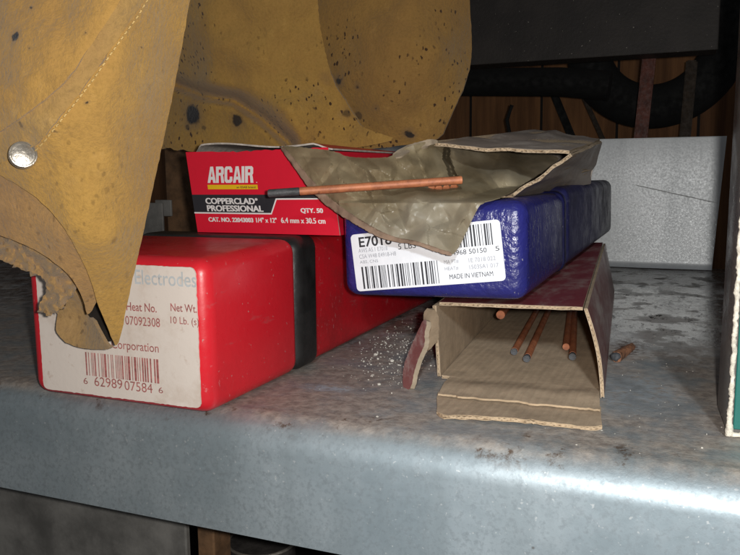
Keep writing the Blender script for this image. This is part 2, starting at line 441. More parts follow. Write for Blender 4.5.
red_print = red_card.out(col=red_card.mix(red_card.ramp(_f, .4, .75, 0, .5), (.72, .012, .036), (.60, .012, .03)), rough=.38, normal=red_card.bump(_f, .15, .0012))
white_edge = mat_simple('pale_board_edge', (.50, .45, .40), .8, 0, .25, 300)
kraft = mat_card('kraft_board', (.43, .325, .222), lines=.0034)
kraft_grey = mat_card('greyed_kraft_board', (.33, .26, .185))
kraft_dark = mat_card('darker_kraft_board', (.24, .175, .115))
kraft_edge = mat_card('kraft_flutes', (.42, .31, .20), (1, 1, 1))
maroon = mat_print('maroon_printed_board', (.17, .028, .034), (.26, .17, .15), .85)
maroon2 = mat_print('worn_maroon_board', (.19, .075, .07), (.36, .29, .26), 1.0, .3)
grey_board = mat_print('scuffed_grey_board', (.30, .24, .20), (.48, .41, .35), .9, .36)
copper = NB('copper_plating')
_f = copper.noise(130, 6, .75, vec=copper.map((1, 1, 1)))
_c = copper.mix(copper.ramp(_f, .35, .7), (.50, .175, .075), (.28, .09, .042))
_c = copper.mix(copper.ramp(copper.noise(420, 3), .62, .72, 0, .6), _c, (.08, .035, .022))
copper = copper.out(col=_c, rough=.55, metal=.12, normal=copper.bump(_f, .2, .0005))
rustcop = mat_simple('tarnished_copper', (.20, .085, .04), .7, 0, .7, 260, .5, .001)
graphite = mat_simple('graphite', (.055, .056, .06), .55, 0, .35, 220, .4, .0005)
wax = NB('waxed_paper')
_f = wax.noise(55, 6, .65); _h = wax.noise(120, 5, .6, dist=.6)
_c = wax.mix(wax.ramp(_f, .3, .72), (.205, .155, .088), (.345, .275, .165))
_c = wax.mix(wax.ramp(wax.noise(13, 4), .45, .7, 0, .6), _c, (.33, .305, .25))
_n = wax.bump(_h, .08, .0008); _n = wax.bump(wax.vor(60, wax.wobble(50, .02), 'DISTANCE_TO_EDGE'), .12, .0008, _n)
wax = wax.out(alpha=.72, col=_c, rough=wax.ramp(_f, .3, .7, .3, .5), normal=_n, spec=.4)
wax_hem = mat_card('brown_paper_hem', (.25, .165, .115), (1, 1, 1))
wood = NB('dark_boards')
_g = wood.noise(9, 6, .65, vec=wood.map((9, 9, .6)))
_sep = wood.node('ShaderNodeSeparateXYZ', {0: wood.tc})
_pl = wood.math('FRACT', wood.math('MULTIPLY', _sep.outputs[0], 9.5)); 
_id = wood.node('ShaderNodeTexWhiteNoise', {'W': wood.math('FLOOR', wood.math('MULTIPLY', _sep.outputs[0], 9.5))}, noise_dimensions='1D').outputs[0]
_c = wood.mix(wood.ramp(_g, .3, .75), (.14, .058, .02), (.33, .15, .055))
_c = wood.mix(wood.math('MULTIPLY', _id, .6), _c, (.10, .04, .02))
_gap = wood.math('LESS_THAN', _pl, .035)
_c = wood.mix(_gap, _c, (.01, .006, .004))
wood = wood.out(col=_c, rough=.8, normal=wood.bump(_g, .4, .002))
iron = mat_simple('dusty_black_steel', (.055, .050, .047), .5, .2, .35, 200, .35, .0009)
s_ = NB('speckled_black_steel')
_sp = s_.ramp(s_.noise(360, 2), .725, .75)
_c = s_.mix(s_.ramp(s_.noise(30, 5), .3, .7), (.021, .017, .015), (.038, .031, .027))
beam_m = s_.out(col=s_.mix(_sp, _c, (.32, .29, .25)), rough=.6, normal=s_.bump(s_.noise(300, 4), .3, .001))
rubber = mat_simple('black_rubber', (.007, .0072, .0072), .85, 0, .3, 60)
redwood = mat_simple('dull_red_paint', (.12, .03, .017), .6, 0, .4, 120)
paleslat = mat_simple('grey_weathered_wood', (.05, .036, .025), .8, 0, .4, 120)
panel_grey = mat_simple('stained_grey_metal', (.17, .165, .155), .6, .1, .45, 26, .2, .001)
brownwood = mat_simple('brown_board', (.14, .075, .035), .8, 0, .4, 80)
green_print = mat_print('green_printed_board', (.008, .115, .095), (.03, .14, .12), .3, .4)
side_board = mat_print('grey_black_board', (.14, .13, .12), (.27, .25, .23), .7, .2)
torn = mat_simple('torn_white_board', (.66, .60, .50), .9, 0, .3, 420, .5, .001)
grain_m = mat_simple('white_grains', (.52, .49, .43), .7, 0, .25, 300)
rivet_m = mat_simple('worn_nickel', (.52, .48, .42), .33, .8, .3, 160, .3, .0005)
thread = mat_simple('tan_thread', (.56, .375, .14), .8, 0, .2, 400)

# ------------------------------------------------------------------ shelf
shelf = thing('metal_shelf', 'galvanized steel shelf with a rounded front lip, stained top and upright rear flange', 'shelf', (-.2, .5, 0))
shelf.location = (0, 0, 0)
R_B = .013; YB = .262; ZL = -.048
prof = [(.79, 0)] + [(y, 0) for y in np.linspace(.74, YB, 14)]
for k in range(1, 13):
    a = math.radians(90 * k / 12 * .97); prof.append((YB - R_B * math.sin(a), -R_B + R_B * math.cos(a)))
ly, lz = prof[-1]
prof += [(ly - .0006, -.03), (ly - .001, ZL)]
inner = [(ly - .001 + .0014, ZL)] + [(ly + .0012, -.03)] + [(YB - (R_B - .0012) * math.sin(math.radians(90 * k / 12 * .97)), -R_B + (R_B - .0012) * math.cos(math.radians(90 * k / 12 * .97))) for k in range(12, 0, -1)] + [(.79, -.0012)]
loop = prof + inner
bm = bmesh.new(); NX = 60; rings = []
for i in range(NX + 1):
    x = -.75 + 1.2 * i / NX
    rings.append([bm.verts.new((x, y, z + .0004 * noise.noise(Vector((x * 14, y * 14, 2))) * (1 if z > -.002 else .3))) for y, z in loop])
for a, b in zip(rings, rings[1:]):
    for k in range(len(loop)): j = (k + 1) % len(loop); bm.faces.new((a[k], b[k], b[j], a[j]))
bm.faces.new(rings[0]); bm.faces.new(rings[-1][::-1])
obj('shelf_tray', bm, steel, shelf, smooth=True)
bm = bmesh.new()
rb = .0065
pr = [(.7735, .0005)] + [(.7735 + rb * math.sin(t_), .0005 + rb - rb * math.cos(t_)) for t_ in np.linspace(.15, math.pi / 2, 10)] + [(.780, .04), (.780, .08), (.780, .1215), (.7803, .1225), (.7813, .1225), (.7815, .1215), (.7815, .007)] + [(.7735 + (rb + .0014) * math.sin(t_), .0005 + rb - (rb + .0001) * math.cos(t_)) for t_ in (1.2, .6)]
rr = []
for x in np.linspace(-.42, .0, 24).tolist() + [.0185]:
    rr.append([bm.verts.new((x + (.007 * z / .1225 if x > .01 else 0), y + .0006 * noise.noise(Vector((x * 20, z * 20, 0))), z)) for y, z in pr])
for a, b in zip(rr, rr[1:]):
    for k in range(len(pr)): j = (k + 1) % len(pr); bm.faces.new((a[k], b[k], b[j], a[j]))
bm.faces.new(rr[0]); bm.faces.new(rr[-1][::-1])
obj('back_flange', bm, flange_steel, shelf, smooth=True)

# ------------------------------------------------------------------ red plastic case
YR = .2445
case = thing('electrode_case', 'red plastic case with cream paper label and black tape band, standing on the shelf', 'case', (-.2163, YR, 0))
X0, X1, ZT = -.2628, -.1690, .0632
bm = newbox(X0, X1, YR, .3180, .0004, ZT, .0065, 5)
for v in bm.verts:                       # the cap tapers a little to its closed end
    t = (v.co.y - YR) / .0735; v.co.z = v.co.z * (.985 + .03 * t) if v.co.z > .01 else v.co.z
    v.co.x += (.0010 * (1 - t)) * (-1 if v.co.x > -.21 else 1)
obj('end_cap', bm, red_pl, case, smooth=True)
obj('body', newbox(X0 + .0012, X1 - .0012, .3186, .60, .0006, ZT - .0012, .006, 4), red_pl2, case, smooth=True)
bm = newbox(X0 - .0006, X1 + .0006, .3160, .3400, .0001, ZT + .0014, .0065, 5)
bmesh.ops.subdivide_edges(bm, edges=[e for e in bm.edges if abs(e.verts[0].co.y - e.verts[1].co.y) > .02], cuts=4)
for v in bm.verts: v.co.y += .0011 * noise.noise(Vector((v.co.x * 60, v.co.z * 60, 4))); 
obj('tape_band', bm, tape, case, smooth=True)
y = YR - .00012
lab = obj('paper_label', rrect_plate(-.2548, -.1742, .0034, .0590, y - .0002, y + .0004, .0025, .00007, 3), label_cream, case)
yt = y - .00032
def pxbox(x0, x1, y0, y1, yy):           # photo box on a front face -> x, z, width, height there
    a = at(x0, y1, yy); b = at(x1, y0, yy); return a.x, a.z, b.x - a.x, b.z - a.z
def letters(name, items, yy, m, parent, **k):
    bm = bmesh.new()
    for body, bx, *o in items:
        x, z, w, h = pxbox(*bx, yy); join(bm, text_bm(body, x, z, w, h, yy, *(o or ())))
    return obj(name, bm, m, parent)
def zoom(x0, y0, s): return lambda a, b, c, d: (x0 + a / s, x0 + b / s, y0 + c / s, y0 + d / s)
q = zoom(20, 230, 2.92)
letters('lettering', [('Heat No.', q(311, 398, 216, 235), .012), ('Net Wt.', q(440, 516, 219, 237), .012), ('07092308', q(308, 408, 258, 276), .004),
                      ('10 Lb. (s)', q(440, 522, 258, 279), .004), ('Corporation', q(268, 404, 332, 353), .004),
                      ('6', q(186, 197, 432, 449)), ('62989', q(218, 298, 437, 455)), ('07584', q(306, 386, 449, 467)), ('6', q(405, 417, 460, 476))], yt, ink_red, lab)
letters('heading', [('Electrodes', q(336, 514, 124, 158), .01)], yt, ink_pale, lab)
bm = bmesh.new(); x, z, w, h = pxbox(*q(194, 404, 378, 424), yt); barcode(bm, x, x + w, z, z + h, yt, 30, 5)
obj('barcode', bm, ink_red, lab)
bm = bmesh.new()
for a in ((55, 330, 290, 318), (330, 520, 170, 192)):
    pass
bm.free()

# ------------------------------------------------------------------ red carton of rods on the case
YC = .3285; ZC = ZT + .0017
crt = thing('rod_carton', 'bright red printed carton with white lettering and torn top, lying on the red case', 'carton', (-.192, YC, ZC))
a = at(198, 240, YC); b = at(340, 242, YC)
CX0, CX1 = a.x, b.x; CH = .0402
W = CX1 - CX0
lean = (at(186, 160, YC).x - a.x) / CH       # its front is skewed a little: the box is racked
def sk(x, z): return x + lean * max(0, z - ZC)
def skew(bm):
    for v in bm.verts: v.co.x = sk(v.co.x, v.co.z)
    return bm
t = .0006
bm = bmesh.new()
n = 40; pts = [(CX0, ZC), (CX1, ZC), (CX1, ZC + CH - .002)]
rg = random.Random(3)
for i in range(n + 1):
    u = 1 - i / n; dz = (-.0006 + .0004 * rg.uniform(-1, 1)) if u > .22 else 0
    pts.append((CX0 + W * u, ZC + CH + dz + (.0018 * max(0, u - .22))))
fv = [bm.verts.new((x, YC, z)) for x, z in pts]; bv = [bm.verts.new((x, YC + t, z)) for x, z in pts]
bm.faces.new(fv).material_index = 0; bm.faces.new(bv[::-1]).material_index = 1
for i in range(len(pts)): j = (i + 1) % len(pts); bm.faces.new((fv[i], bv[i], bv[j], fv[j])).material_index = 1
front = obj('front_panel', skew(bm), [red_print, white_edge], crt)
bm = bmesh.new()
box(bm, CX0, CX0 + t, YC + t, YC + .30, ZC, ZC + CH - .001); box(bm, CX1 - t, CX1, YC + t, YC + .30, ZC, ZC + CH - .001)
box(bm, CX0 + t, CX1 - t, YC + t, YC + .30, ZC, ZC + t); box(bm, CX0 + t, CX1 - t, YC + .30 - t, YC + .30, ZC + t, ZC + CH - .001)
obj('tray_body', skew(bm), red_print, crt)
bm = bmesh.new()
def topf(off):
    def f(u, v):
        e = max(0., min(1, min(u, 1 - u) * 9)); e = e * e * (3 - 2 * e)
        zz = ZC + CH - .0008 + (.0035 * e + .0012 * math.sin(u * 7)) * (1 - v) ** 2
        x = CX0 + t + (W - 2 * t) * u; return Vector((sk(x, zz) , YC + .002 + .004 * (1 - e) + .295 * v, zz + off))
    return f
shell(bm, topf(.0004), topf(-.0004), 40, 16, 0, 1)
obj('top_flap', bm, [red_print, white_edge], crt, smooth=True)
y1 = YC - .00015; y2 = YC - .0003; y3 = YC - .00045
def cf(u, v): # front face fractions (v down from the top)
    return CX0 + W * u, ZC + CH * (1 - v)
bm = bmesh.new()
P_ = [cf(.0, .53), cf(.97, .525), cf(.97, .565), cf(.605, .572), cf(.558, .748), cf(.0, .748)]
poly_xz(bm, P_, y1); obj('black_band', skew(bm), ink, front)
bm = bmesh.new()
for c in ([cf(.0, .748), cf(.558, .748), cf(.562, .765), cf(.0, .765)], [cf(.558, .748), cf(.605, .572), cf(.611, .588), cf(.562, .765)], [cf(.605, .572), cf(.97, .565), cf(.97, .58), cf(.611, .588)]):
    poly_xz(bm, c, y2)
obj('white_rule', skew(bm), ink_white, front)
bm = bmesh.new(); poly_xz(bm, [cf(.128, .408), cf(.49, .408), cf(.49, .463), cf(.128, .463)], y1); obj('yellow_bar', skew(bm), ink_yel, front)
def ctext(items, yy):
    bm = bmesh.new()
    for body, u0, u1, v0, v1, *o in items:
        x, z = cf(u0, v1); x2, z2 = cf(u1, v0); join(bm, text_bm(body, x, z, x2 - x, z2 - z, yy, *o))
    return skew(bm)
def ctext3(items, yy):
    bm = bmesh.new()
    for k, du in enumerate((-.0016, 0, .0016)):
        join(bm, ctext([(b, u0 + du, u1 + du, *o) for b, u0, u1, *o in items], yy - .00001 * k))
    return bm
GL = {'A': (.74, [[(0, 0), (.25, 0), (.325, .2), (.385, .2), (.335, .36), (.375, .36), (.34, .62), (.345, 1), (.25, 1)], [(.345, 1), (.34, .62), (.375, .36), (.335, .36), (.385, .2), (.405, .2), (.48, 0), (.73, 0), (.48, 1)]]),
      'R': (.74, [[(0, 0), (.24, 0), (.24, 1), (0, 1)], [(.24, .82), (.44, .82), (.68, .9), (.57, 1), (.24, 1)], [(.44, .82), (.44, .62), (.68, .57), (.68, .9)], [(.24, .45), (.40, .45), (.60, .47), (.68, .57), (.44, .62), (.24, .62)], [(.40, .45), (.46, 0), (.71, 0), (.64, .38), (.60, .47)]]),
      'C': (.72, [[(0, .14), (.24, .24), (.24, .76), (0, .86)], [(0, .86), (.24, .76), (.29, .82), (.40, .82), (.45, .76), (.45, .64), (.68, .64), (.68, .86), (.55, 1), (.13, 1)], [(0, .14), (.13, 0), (.55, 0), (.68, .14), (.68, .38), (.45, .38), (.45, .24), (.40, .18), (.29, .18), (.24, .24)]]),
      'I': (.30, [[(0, 0), (.24, 0), (.24, 1), (0, 1)]])}
GL['A'] = (.74, [[(0, 0), (.24, 0), (.29, .2), (.29, .38), (.365, .76), (.365, 1), (.24, 1)], [(.29, .2), (.44, .2), (.44, .38), (.29, .38)], [(.44, .2), (.49, 0), (.73, 0), (.49, 1), (.365, 1), (.365, .76), (.44, .38)]])
bm = bmesh.new(); tw = sum(GL[c][0] for c in 'ARCAIR') - .04 + .2; x = 0
for ch in 'ARCAIR':
    for pl in GL[ch][1]:
        poly_xz(bm, [cf(.133 + .349 * (x + a + .2 * b) / tw, .385 - .2 * b) for a, b in pl], y2)
    x += GL[ch][0]
obj('logo', skew(bm), ink_white, front)
obj('lettering', ctext3([('.', .487, .491, .375, .385, .03), ('COPPERCLAD', .098, .455, .57, .645, .02), ('\u00ae', .460, .476, .57, .60),
    ('PROFESSIONAL', .102, .507, .66, .735, .02), ('QTY. 50', .765, .912, .685, .75, .02), ('CAT. NO. 22043003', .10, .425, .81, .865, .02),
    ('1/4" x 12"', .447, .590, .805, .865, .0), ('6.4 mm x 30.5 cm', .622, .918, .80, .865, .0)], y2), ink_white, front)
obj('small_print', ctext([('an ESAB brand', .34, .475, .425, .450, .015)], y2), ink, front)

# ------------------------------------------------------------------ lower cardboard box
LB = dict(BL=(-.1028, .330, .0012), BR=(-.0325, .3225, .0012), TR=(-.0400, .3215, .0370), TL=(-.1030, .3235, .0352))
LEN = .29; sh = Vector((-.0225, LEN, 0))
lbx = thing('cardboard_box', 'lower open cardboard box lying on the shelf under the blue case, maroon outside', 'box', (-.068, .325, 0))
BL, BR, TR, TL = (Vector(LB[k]) for k in ('BL', 'BR', 'TR', 'TL'))
mats_m = [maroon, kraft, kraft_edge]
obj('floor_panel', corr(BR, BL, BL + sh, BR + sh, bend=None), [maroon, kraft, kraft_edge], lbx, smooth=True)
obj('top_panel', corr(TL + Vector((.001, 0, .0009)), TR + Vector((0, 0, .0009)), TR + sh + Vector((0, 0, .0009)), TL + sh + Vector((0.001, 0, .0009)), rag=.0012, seed=4), mats_m, lbx, smooth=True)
obj('side_panel', corr(BL + Vector((-.0012, 0, 0)), TL + Vector((-.0012, 0, 0)), TL + sh + Vector((-.0012, 0, 0)), BL + sh + Vector((-.0012, 0, 0)), rag=.0008, seed=6), mats_m, lbx, smooth=True)
obj('side_panel', corr(TR + Vector((.0012, 0, .001)), BR + Vector((.0014, -.001, 0)), BR + sh + Vector((.0014, 0, 0)), TR + sh + Vector((.0012, 0, .001)), rag=.0013, seed=8, bend=lambda u, v: .0016 * math.sin(math.pi * u) * (1 - v)), [maroon2, kraft, kraft_edge], lbx, smooth=True)
# the flap folded out on the shelf in front: two plies
f1 = [onz(450, 379, .0015), onz(599, 391, .0015), onz(600, 412, .0022), onz(438, 396, .0022)]
f1n = [Vector(p) for p in f1]
def ply(off):
    def f(u, v):
        p = f1n[3].lerp(f1n[2], u).lerp(f1n[0].lerp(f1n[1], u), v)
        p.y += (1 - v) ** 2 * (.0022 * noise.noise(Vector((u * 9, 3, 0))) + .0009 * noise.noise(Vector((u * 40, 3, 0))))
        p.z += off + .0009 * math.sin(math.pi * v) ** 2 + .0005 * noise.noise(Vector((u * 5, v * 3, 8))) - .0002 * (1 - v)
        return p
    return f
bm = bmesh.new(); shell(bm, ply(.0012), ply(.0004), 60, 10, 0, 1)
obj('torn_ply', bm, [kraft, kraft_edge], lbx, smooth=True)
f2 = [onz(438, 393, .001), onz(601, 408, .001), onz(601, 430, .001), onz(433, 416, .001)]
def f2b(u, v): return -.0002 + .0012 * (1 - v) ** 2 * math.sin(math.pi * u) 
bm = corr(f2[3], f2[2], f2[1], f2[0], th=.0015, rag=.0016, seed=15, bend=f2b, nu=30)
xc0, xc1 = f2[3].x, f2[2].x
for v in bm.verts:                        # its outer corners are rounded off
    e = min(v.co.x - xc0, xc1 - v.co.x)
    if e < .006:
        fr = (v.co.y - .278) / .02
        if fr < .8: v.co.y += max(0, (.006 - max(e, 0))) ** 2 / .006 * .75 * max(0, 1 - max(fr, 0))
obj('front_flap', bm, [kraft, kraft_edge, kraft_edge], lbx, smooth=True)
# torn flap hanging off the left wall: inner kraft side above, a red tongue curling down to the shelf
bm = sheet([(427, 309), (438, 310), (439.5, 336), (436.5, 342), (429, 350.5), (423, 353), (423, 336), (426, 322)], [(427, 311, .3175), (437, 312, .3225), (438, 335, .3235), (424, 352, .3165), (428, 330, .3195)], 2.5, .0017, ((9, .0006),), .3, 1, 41)
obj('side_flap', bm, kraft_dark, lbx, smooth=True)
bm = sheet([(424, 318), (417, 333), (410.5, 347), (403, 367), (402.5, 387), (406, 391), (411.5, 387.5), (414, 372), (419, 357), (425.5, 343), (424, 335), (427.5, 322)], [(424, 318, .3185), (411, 347, .3190), (403, 367, .3165), (403, 387, .3125), (411, 387, .3085), (414, 372, .3090), (425, 342, .3120), (427, 322, .3150)], 1.8, .0022, ((9, .0003),), .15, 1, 42, rim=1)
obj('torn_tongue', bm, [maroon2, kraft_grey], lbx, smooth=True)

def rod(p, d, L, r, tipL, label, group=None, tip_first=True, name='copper_rod'):
    p = Vector(p); d = Vector(d).normalized()
    root = thing(name, label, 'rod', p, group)
    if tipL:
        bm = bmesh.new(); cyl(bm, p, p + d * tipL, r * .99, 20, 0, cap=.0003); obj('graphite_tip', bm, graphite, root, smooth=True)
    bm = bmesh.new(); cyl(bm, p + d * (tipL + (.00002 if tipL else 0)), p + d * L, r, 20, 0, cap=.0002); obj('copper_shaft', bm, copper, root, smooth=True)
    return root
G1 = 'copper coated rods inside the lower cardboard box'
rr_ = .00175; zf = .0024 + rr_
def frod(px, py, qx, qy, tl, label, L=.2, z=zf):
    p = onz(px, py, z); q_ = onz(qx, qy, z); d = q_ - p; return rod(p, d, min(L, max(.1, (.6 - p.y))), rr_, tl, label, G1)
frod(514, 352, 541, 303, .0018, 'left one of two long copper rods lying side by side in the lower box')
frod(526.5, 359, 552, 303, .004, 'right one of two long copper rods lying side by side in the lower box')
frod(566, 347, 571, 303, 0, 'copper rod with a chipped bare end, second from the right wall of the lower box')
frod(572.5, 357, 575.5, 300, .004, 'dark tipped copper rod nearest the right wall of the lower cardboard box')
p = at(500.5, 315, .40); rod(p, (-.1, 1, .01), .19, .0023, 0, 'lone copper rod seen end on under the roof of the lower cardboard box', G1)

# ------------------------------------------------------------------ blue plastic case
YBf = .3127; ZB0 = .0400
bx0, bx1 = -.1440, -.0612
blue = thing('electrode_case', 'dark blue pebbled plastic case with tilted white barcode label, lying on a cardboard box', 'case', ((bx0 + bx1) / 2, YBf, ZB0), rot=(0, math.radians(-1.4), 0))
hw = (bx1 - bx0) / 2; BHt = .0415
bm = newbox(-hw, hw, 0, .100, 0, BHt, .0062, 6)
obj('end_cap', bm, blue_pl, blue, smooth=True, local=True)
bm = newbox(-hw - .0006, hw + .0006, .096, .104, -.0002, BHt + .0010, .0062, 6)
obj('rim', bm, blue_dk, blue, smooth=True, local=True)
bm = newbox(-hw + .001, hw - .001, .1045, .111, .0015, BHt + .0008, .0055, 5); obj('groove', bm, tape, blue, smooth=True, local=True)
bm = newbox(-hw, hw, .1115, .352, .0006, BHt + .0030, .0062, 6); obj('body', bm, blue_dk, blue, smooth=True, local=True)
# label, tilted on the face
lw, lh = .0674, .0254
ang = math.radians(5.4)
bm = rrect_plate(-lw / 2, lw / 2, -lh / 2, lh / 2, -.00018, .0003, .0018)
bl = obj('paper_label', bm, label_white, blue, local=True)
cw = (at(351, 235, YBf) + at(501, 219, YBf) + at(359, 291.5, YBf) + at(507, 280, YBf)) / 4
bl.location = (cw.x - blue.location.x, -.00012, cw.z - ZB0); bl.rotation_euler = (0, -ang, 0)
def lbox(u0, u1, v0, v1): return -lw / 2 + lw * u0, lh / 2 - lh * v1, lw * (u1 - u0), lh * (v1 - v0)
def ltext(name, items, m):
    bm = bmesh.new()
    for body, u0, u1, v0, v1, *o in items: join(bm, text_bm(body, *lbox(u0, u1, v0, v1), -.00026, *o))
    return obj(name, bm, m, bl, local=True)
ltext('heading', [('E7018', .055, .285, .055, .235, .022), ('5 LBS', .325, .445, .235, .335)], ink)
ltext('small_print', [('AWS A5.1 E7018', .045, .25, .255, .325), ('CSA W48 E4918-H8', .045, .305, .36, .43), ('ABS, CNS', .045, .175, .465, .525)], ink_grey)
ltext('heat_numbers', [('MA PT#', .62, .715, .585, .655), ('1E 7018 022', .78, .95, .585, .655), ('HEAT#', .62, .71, .70, .765), ('1503SA1 017', .78, .965, .70, .77)], ink_grey)
ltext('lettering', [('MADE IN VIETNAM', .645, .925, .83, .91), ('4 44968 50150', .62, .90, .435, .515), ('5', .955, .98, .43, .505)], ink)
bm = bmesh.new()
x, z, w, h = lbox(.05, .575, .575, .965); barcode(bm, x, x + w, z, z + h, -.00026, 34, 11)
x, z, w, h = lbox(.64, .945, .045, .40); barcode(bm, x, x + w, z, z + h, -.00026, 22, 13)
obj('barcode', bm, ink, bl, local=True)

# ------------------------------------------------------------------ upper cardboard box, crushed, on the blue case
ubx = thing('cardboard_box', 'upper crushed cardboard box with paper lined open mouth, lying on the dark blue case', 'box', tuple(at(505, 199, .352)))
A, B, C_ = at(425, 143.5, .352), at(569, 152.5, .352), at(506, 198, .352)
A2, B2, C2 = at(535, 130.5, .53), at(600, 140, .53), at(590, 183, .53)
D = A + (C_ - B) + Vector((.004, 0, .004)); D2 = A2 + (C2 - B2)
um = [grey_board, kraft, kraft_edge]
obj('top_panel', corr(A, B, B2, A2, rag=.0022, seed=31, nu=40, nv=16, bend=lambda u, v: -.0010 * math.sin(math.pi * u) ** 2 * (1 - v) ** .5 + .0016 * (.25 + .75 * v) * max(0, 1 - abs(u - .62 + .3 * v) / .16) - .0024 * max(0, 1 - abs(v - .45 - .2 * u) / .12) + .0007 * noise.noise(Vector((u * 6, v * 4, 2)))), um, ubx, smooth=True)
obj('side_panel', corr(B + Vector((.001, 0, -.001)), C_, C2, B2 + Vector((.001, 0, -.001)), rag=.0022, seed=33, nu=30, nv=14, bend=lambda u, v: .0009 * math.sin(math.pi * u) * (1 - v) - .0022 * (.2 + .8 * v) * max(0, 1 - abs(u - .25 - .5 * v) / .2) + .0006 * noise.noise(Vector((u * 5, v * 5, 6)))), [grey_board, kraft, kraft_edge], ubx, smooth=True)
obj('floor_panel', corr(C_, D, D2, C2, seed=35), um, ubx, smooth=True)
obj('side_panel', corr(D, A, A2, D2, rag=.001, seed=37), um, ubx, smooth=True)
bm = bmesh.new()
vv = [bm.verts.new(p) for p in (A2, B2, C2, D2)]; f = bm.faces.new(vv)
g = bmesh.ops.extrude_face_region(bm, geom=[f]); bmesh.ops.translate(bm, vec=(0, -.0015, 0), verts=[v for v in g['geom'] if isinstance(v, bmesh.types.BMVert)])
obj('end_panel', bm, grey_board, ubx)

bm = sheet([(391, 155), (400, 148.5), (410, 144), (420, 141.5), (430, 138.5), (438, 140), (437, 143.5), (424, 147), (413, 149), (405, 154), (397, 158)], [(391, 156, .332), (430, 139, .345), (437, 143, .350), (405, 154, .334), (412, 144, .345)], 2, .0014, ((6, .0014),), .35, 1, 51)
obj('torn_flap', bm, kraft_grey, ubx, smooth=True)

# ------------------------------------------------------------------ waxed paper spilling out of it
pctrl = [(278, 146, .319), (335, 152, .324), (395, 150, .335), (430, 141, .347), (455, 150, .372), (520, 155, .42), (556, 160, .42), (500, 193, .356), (470, 180, .352),
         (481, 200, .326), (470, 216, .308), (455, 252, .302), (438, 252, .302), (384, 239, .302), (330, 206, .309), (305, 180, .315), (420, 200, .3095), (440, 203, .3085), (400, 203, .3095), (458, 202, .3105), (380, 180, .316), (340, 180, .312),
         (440, 180, .345), (430, 225, .304), (425, 211, .308), (400, 213, .308), (452, 215, .308), (470, 206, .310), (400, 165, .331), (470, 160, .378), (510, 170, .375)]
wax_o = thing('paper_liner', 'crumpled waxy brown liner paper spilling from the upper box over the blue case', 'paper', tuple(at(440, 200, .32)))
poly = [(278, 145), (300, 147), (336, 151), (347, 157), (372, 158), (392, 157), (400, 150), (418, 143), (436, 140), (446, 143), (470, 148), (520, 151), (560, 156), (556, 163), (530, 180), (506, 195), (494, 200), (482, 202),
        (474, 215), (466, 233), (458, 249), (452, 255), (440, 251.5), (414, 242), (394, 240), (376, 233), (354, 221), (330, 205), (312, 188), (298, 168)]
fd = rbf(pctrl)
rp = random.Random(21)
CRACK = [(447, 150), (446, 158), (450, 166), (452, 174), (459, 181)]
def facets(n, amp, seed):
    """crumpled paper: flat facets between random corners, so the creases are straight and sharp"""
    rr_f = random.Random(seed); P = [Vector((rr_f.uniform(255, 600), rr_f.uniform(120, 275))) for _ in range(n)]
    vs, es, fs, *_ = delaunay_2d_cdt(P, [], [], 0, 1e-4)
    V = np.array([(v.x, v.y) for v in vs]); H = np.array([rr_f.uniform(-amp, amp) for _ in vs]); T = np.array([list(f) for f in fs])
    A0, B0, C0 = V[T[:, 0]], V[T[:, 1]], V[T[:, 2]]
    det = (B0[:, 1] - C0[:, 1]) * (A0[:, 0] - C0[:, 0]) + (C0[:, 0] - B0[:, 0]) * (A0[:, 1] - C0[:, 1])
    def f(x, y):
        l1 = ((B0[:, 1] - C0[:, 1]) * (x - C0[:, 0]) + (C0[:, 0] - B0[:, 0]) * (y - C0[:, 1])) / det
        l2 = ((C0[:, 1] - A0[:, 1]) * (x - C0[:, 0]) + (A0[:, 0] - C0[:, 0]) * (y - C0[:, 1])) / det
        k = int(np.argmax(np.minimum(np.minimum(l1, l2), 1 - l1 - l2)))
        return float(l1[k] * H[T[k, 0]] + l2[k] * H[T[k, 1]] + (1 - l1[k] - l2[k]) * H[T[k, 2]])
    return f
FACETS = [facets(80, .0042, 3), facets(280, .0017, 8), facets(900, .0005, 9)]
def paper_depth(x, y):
    d = fd(x, y)
    # creases: long folds running with the spill and a torn dark crack near the mouth
    for (ax, ay, bx_, by_, amp, wd) in ((345, 205, 470, 165, .0035, 9), (300, 165, 430, 170, -.003, 10), (400, 240, 475, 195, .003, 8), (395, 158, 450, 175, -.004, 7), (470, 160, 530, 172, .004, 8), (450, 198, 500, 178, -.003, 7), (350, 165, 400, 190, .0025, 9)):
        L = math.hypot(bx_ - ax, by_ - ay); nx, ny = -(by_ - ay) / L, (bx_ - ax) / L
        s1 = (x - ax) * nx + (y - ay) * ny; t1 = ((x - ax) * (bx_ - ax) + (y - ay) * (by_ - ay)) / L / L
        if -.1 < t1 < 1.1: d += amp * math.exp(-(s1 / wd) ** 2) * min(1, (t1 + .1) * 4, (1.1 - t1) * 4)
    # where it hangs down the blue case's front it stays just clear of it
    lim = .3085 + .045 * max(0., (203 - y) / 14) ** 1.5 if x > 338 else .3250
    k_ = .002; m_ = max(0., k_ - abs(d - lim)) / k_
    d = min(d, lim) - m_ * m_ * k_ / 4
    for F_ in FACETS: d += F_(x, y) * (.75 if y > 199 and x > 338 else 1 - .25 * max(0, 1 - abs(y - 199) / 10) if x > 338 else 1)
    lim += .0026
    m_ = max(0., .0015 - abs(d - lim)) / .0015
    d = min(d, lim) - m_ * m_ * .0015 / 4
    m = 1e9
    for a, b in zip(CRACK, CRACK[1:]):
        t_ = max(0, min(1, ((x - a[0]) * (b[0] - a[0]) + (y - a[1]) * (b[1] - a[1])) / ((b[0] - a[0]) ** 2 + (b[1] - a[1]) ** 2)))
        m = min(m, math.hypot(x - a[0] - t_ * (b[0] - a[0]), y - a[1] - t_ * (b[1] - a[1])))
    d += .014 * max(0., 1 - m / 3.2) ** .7
    return d
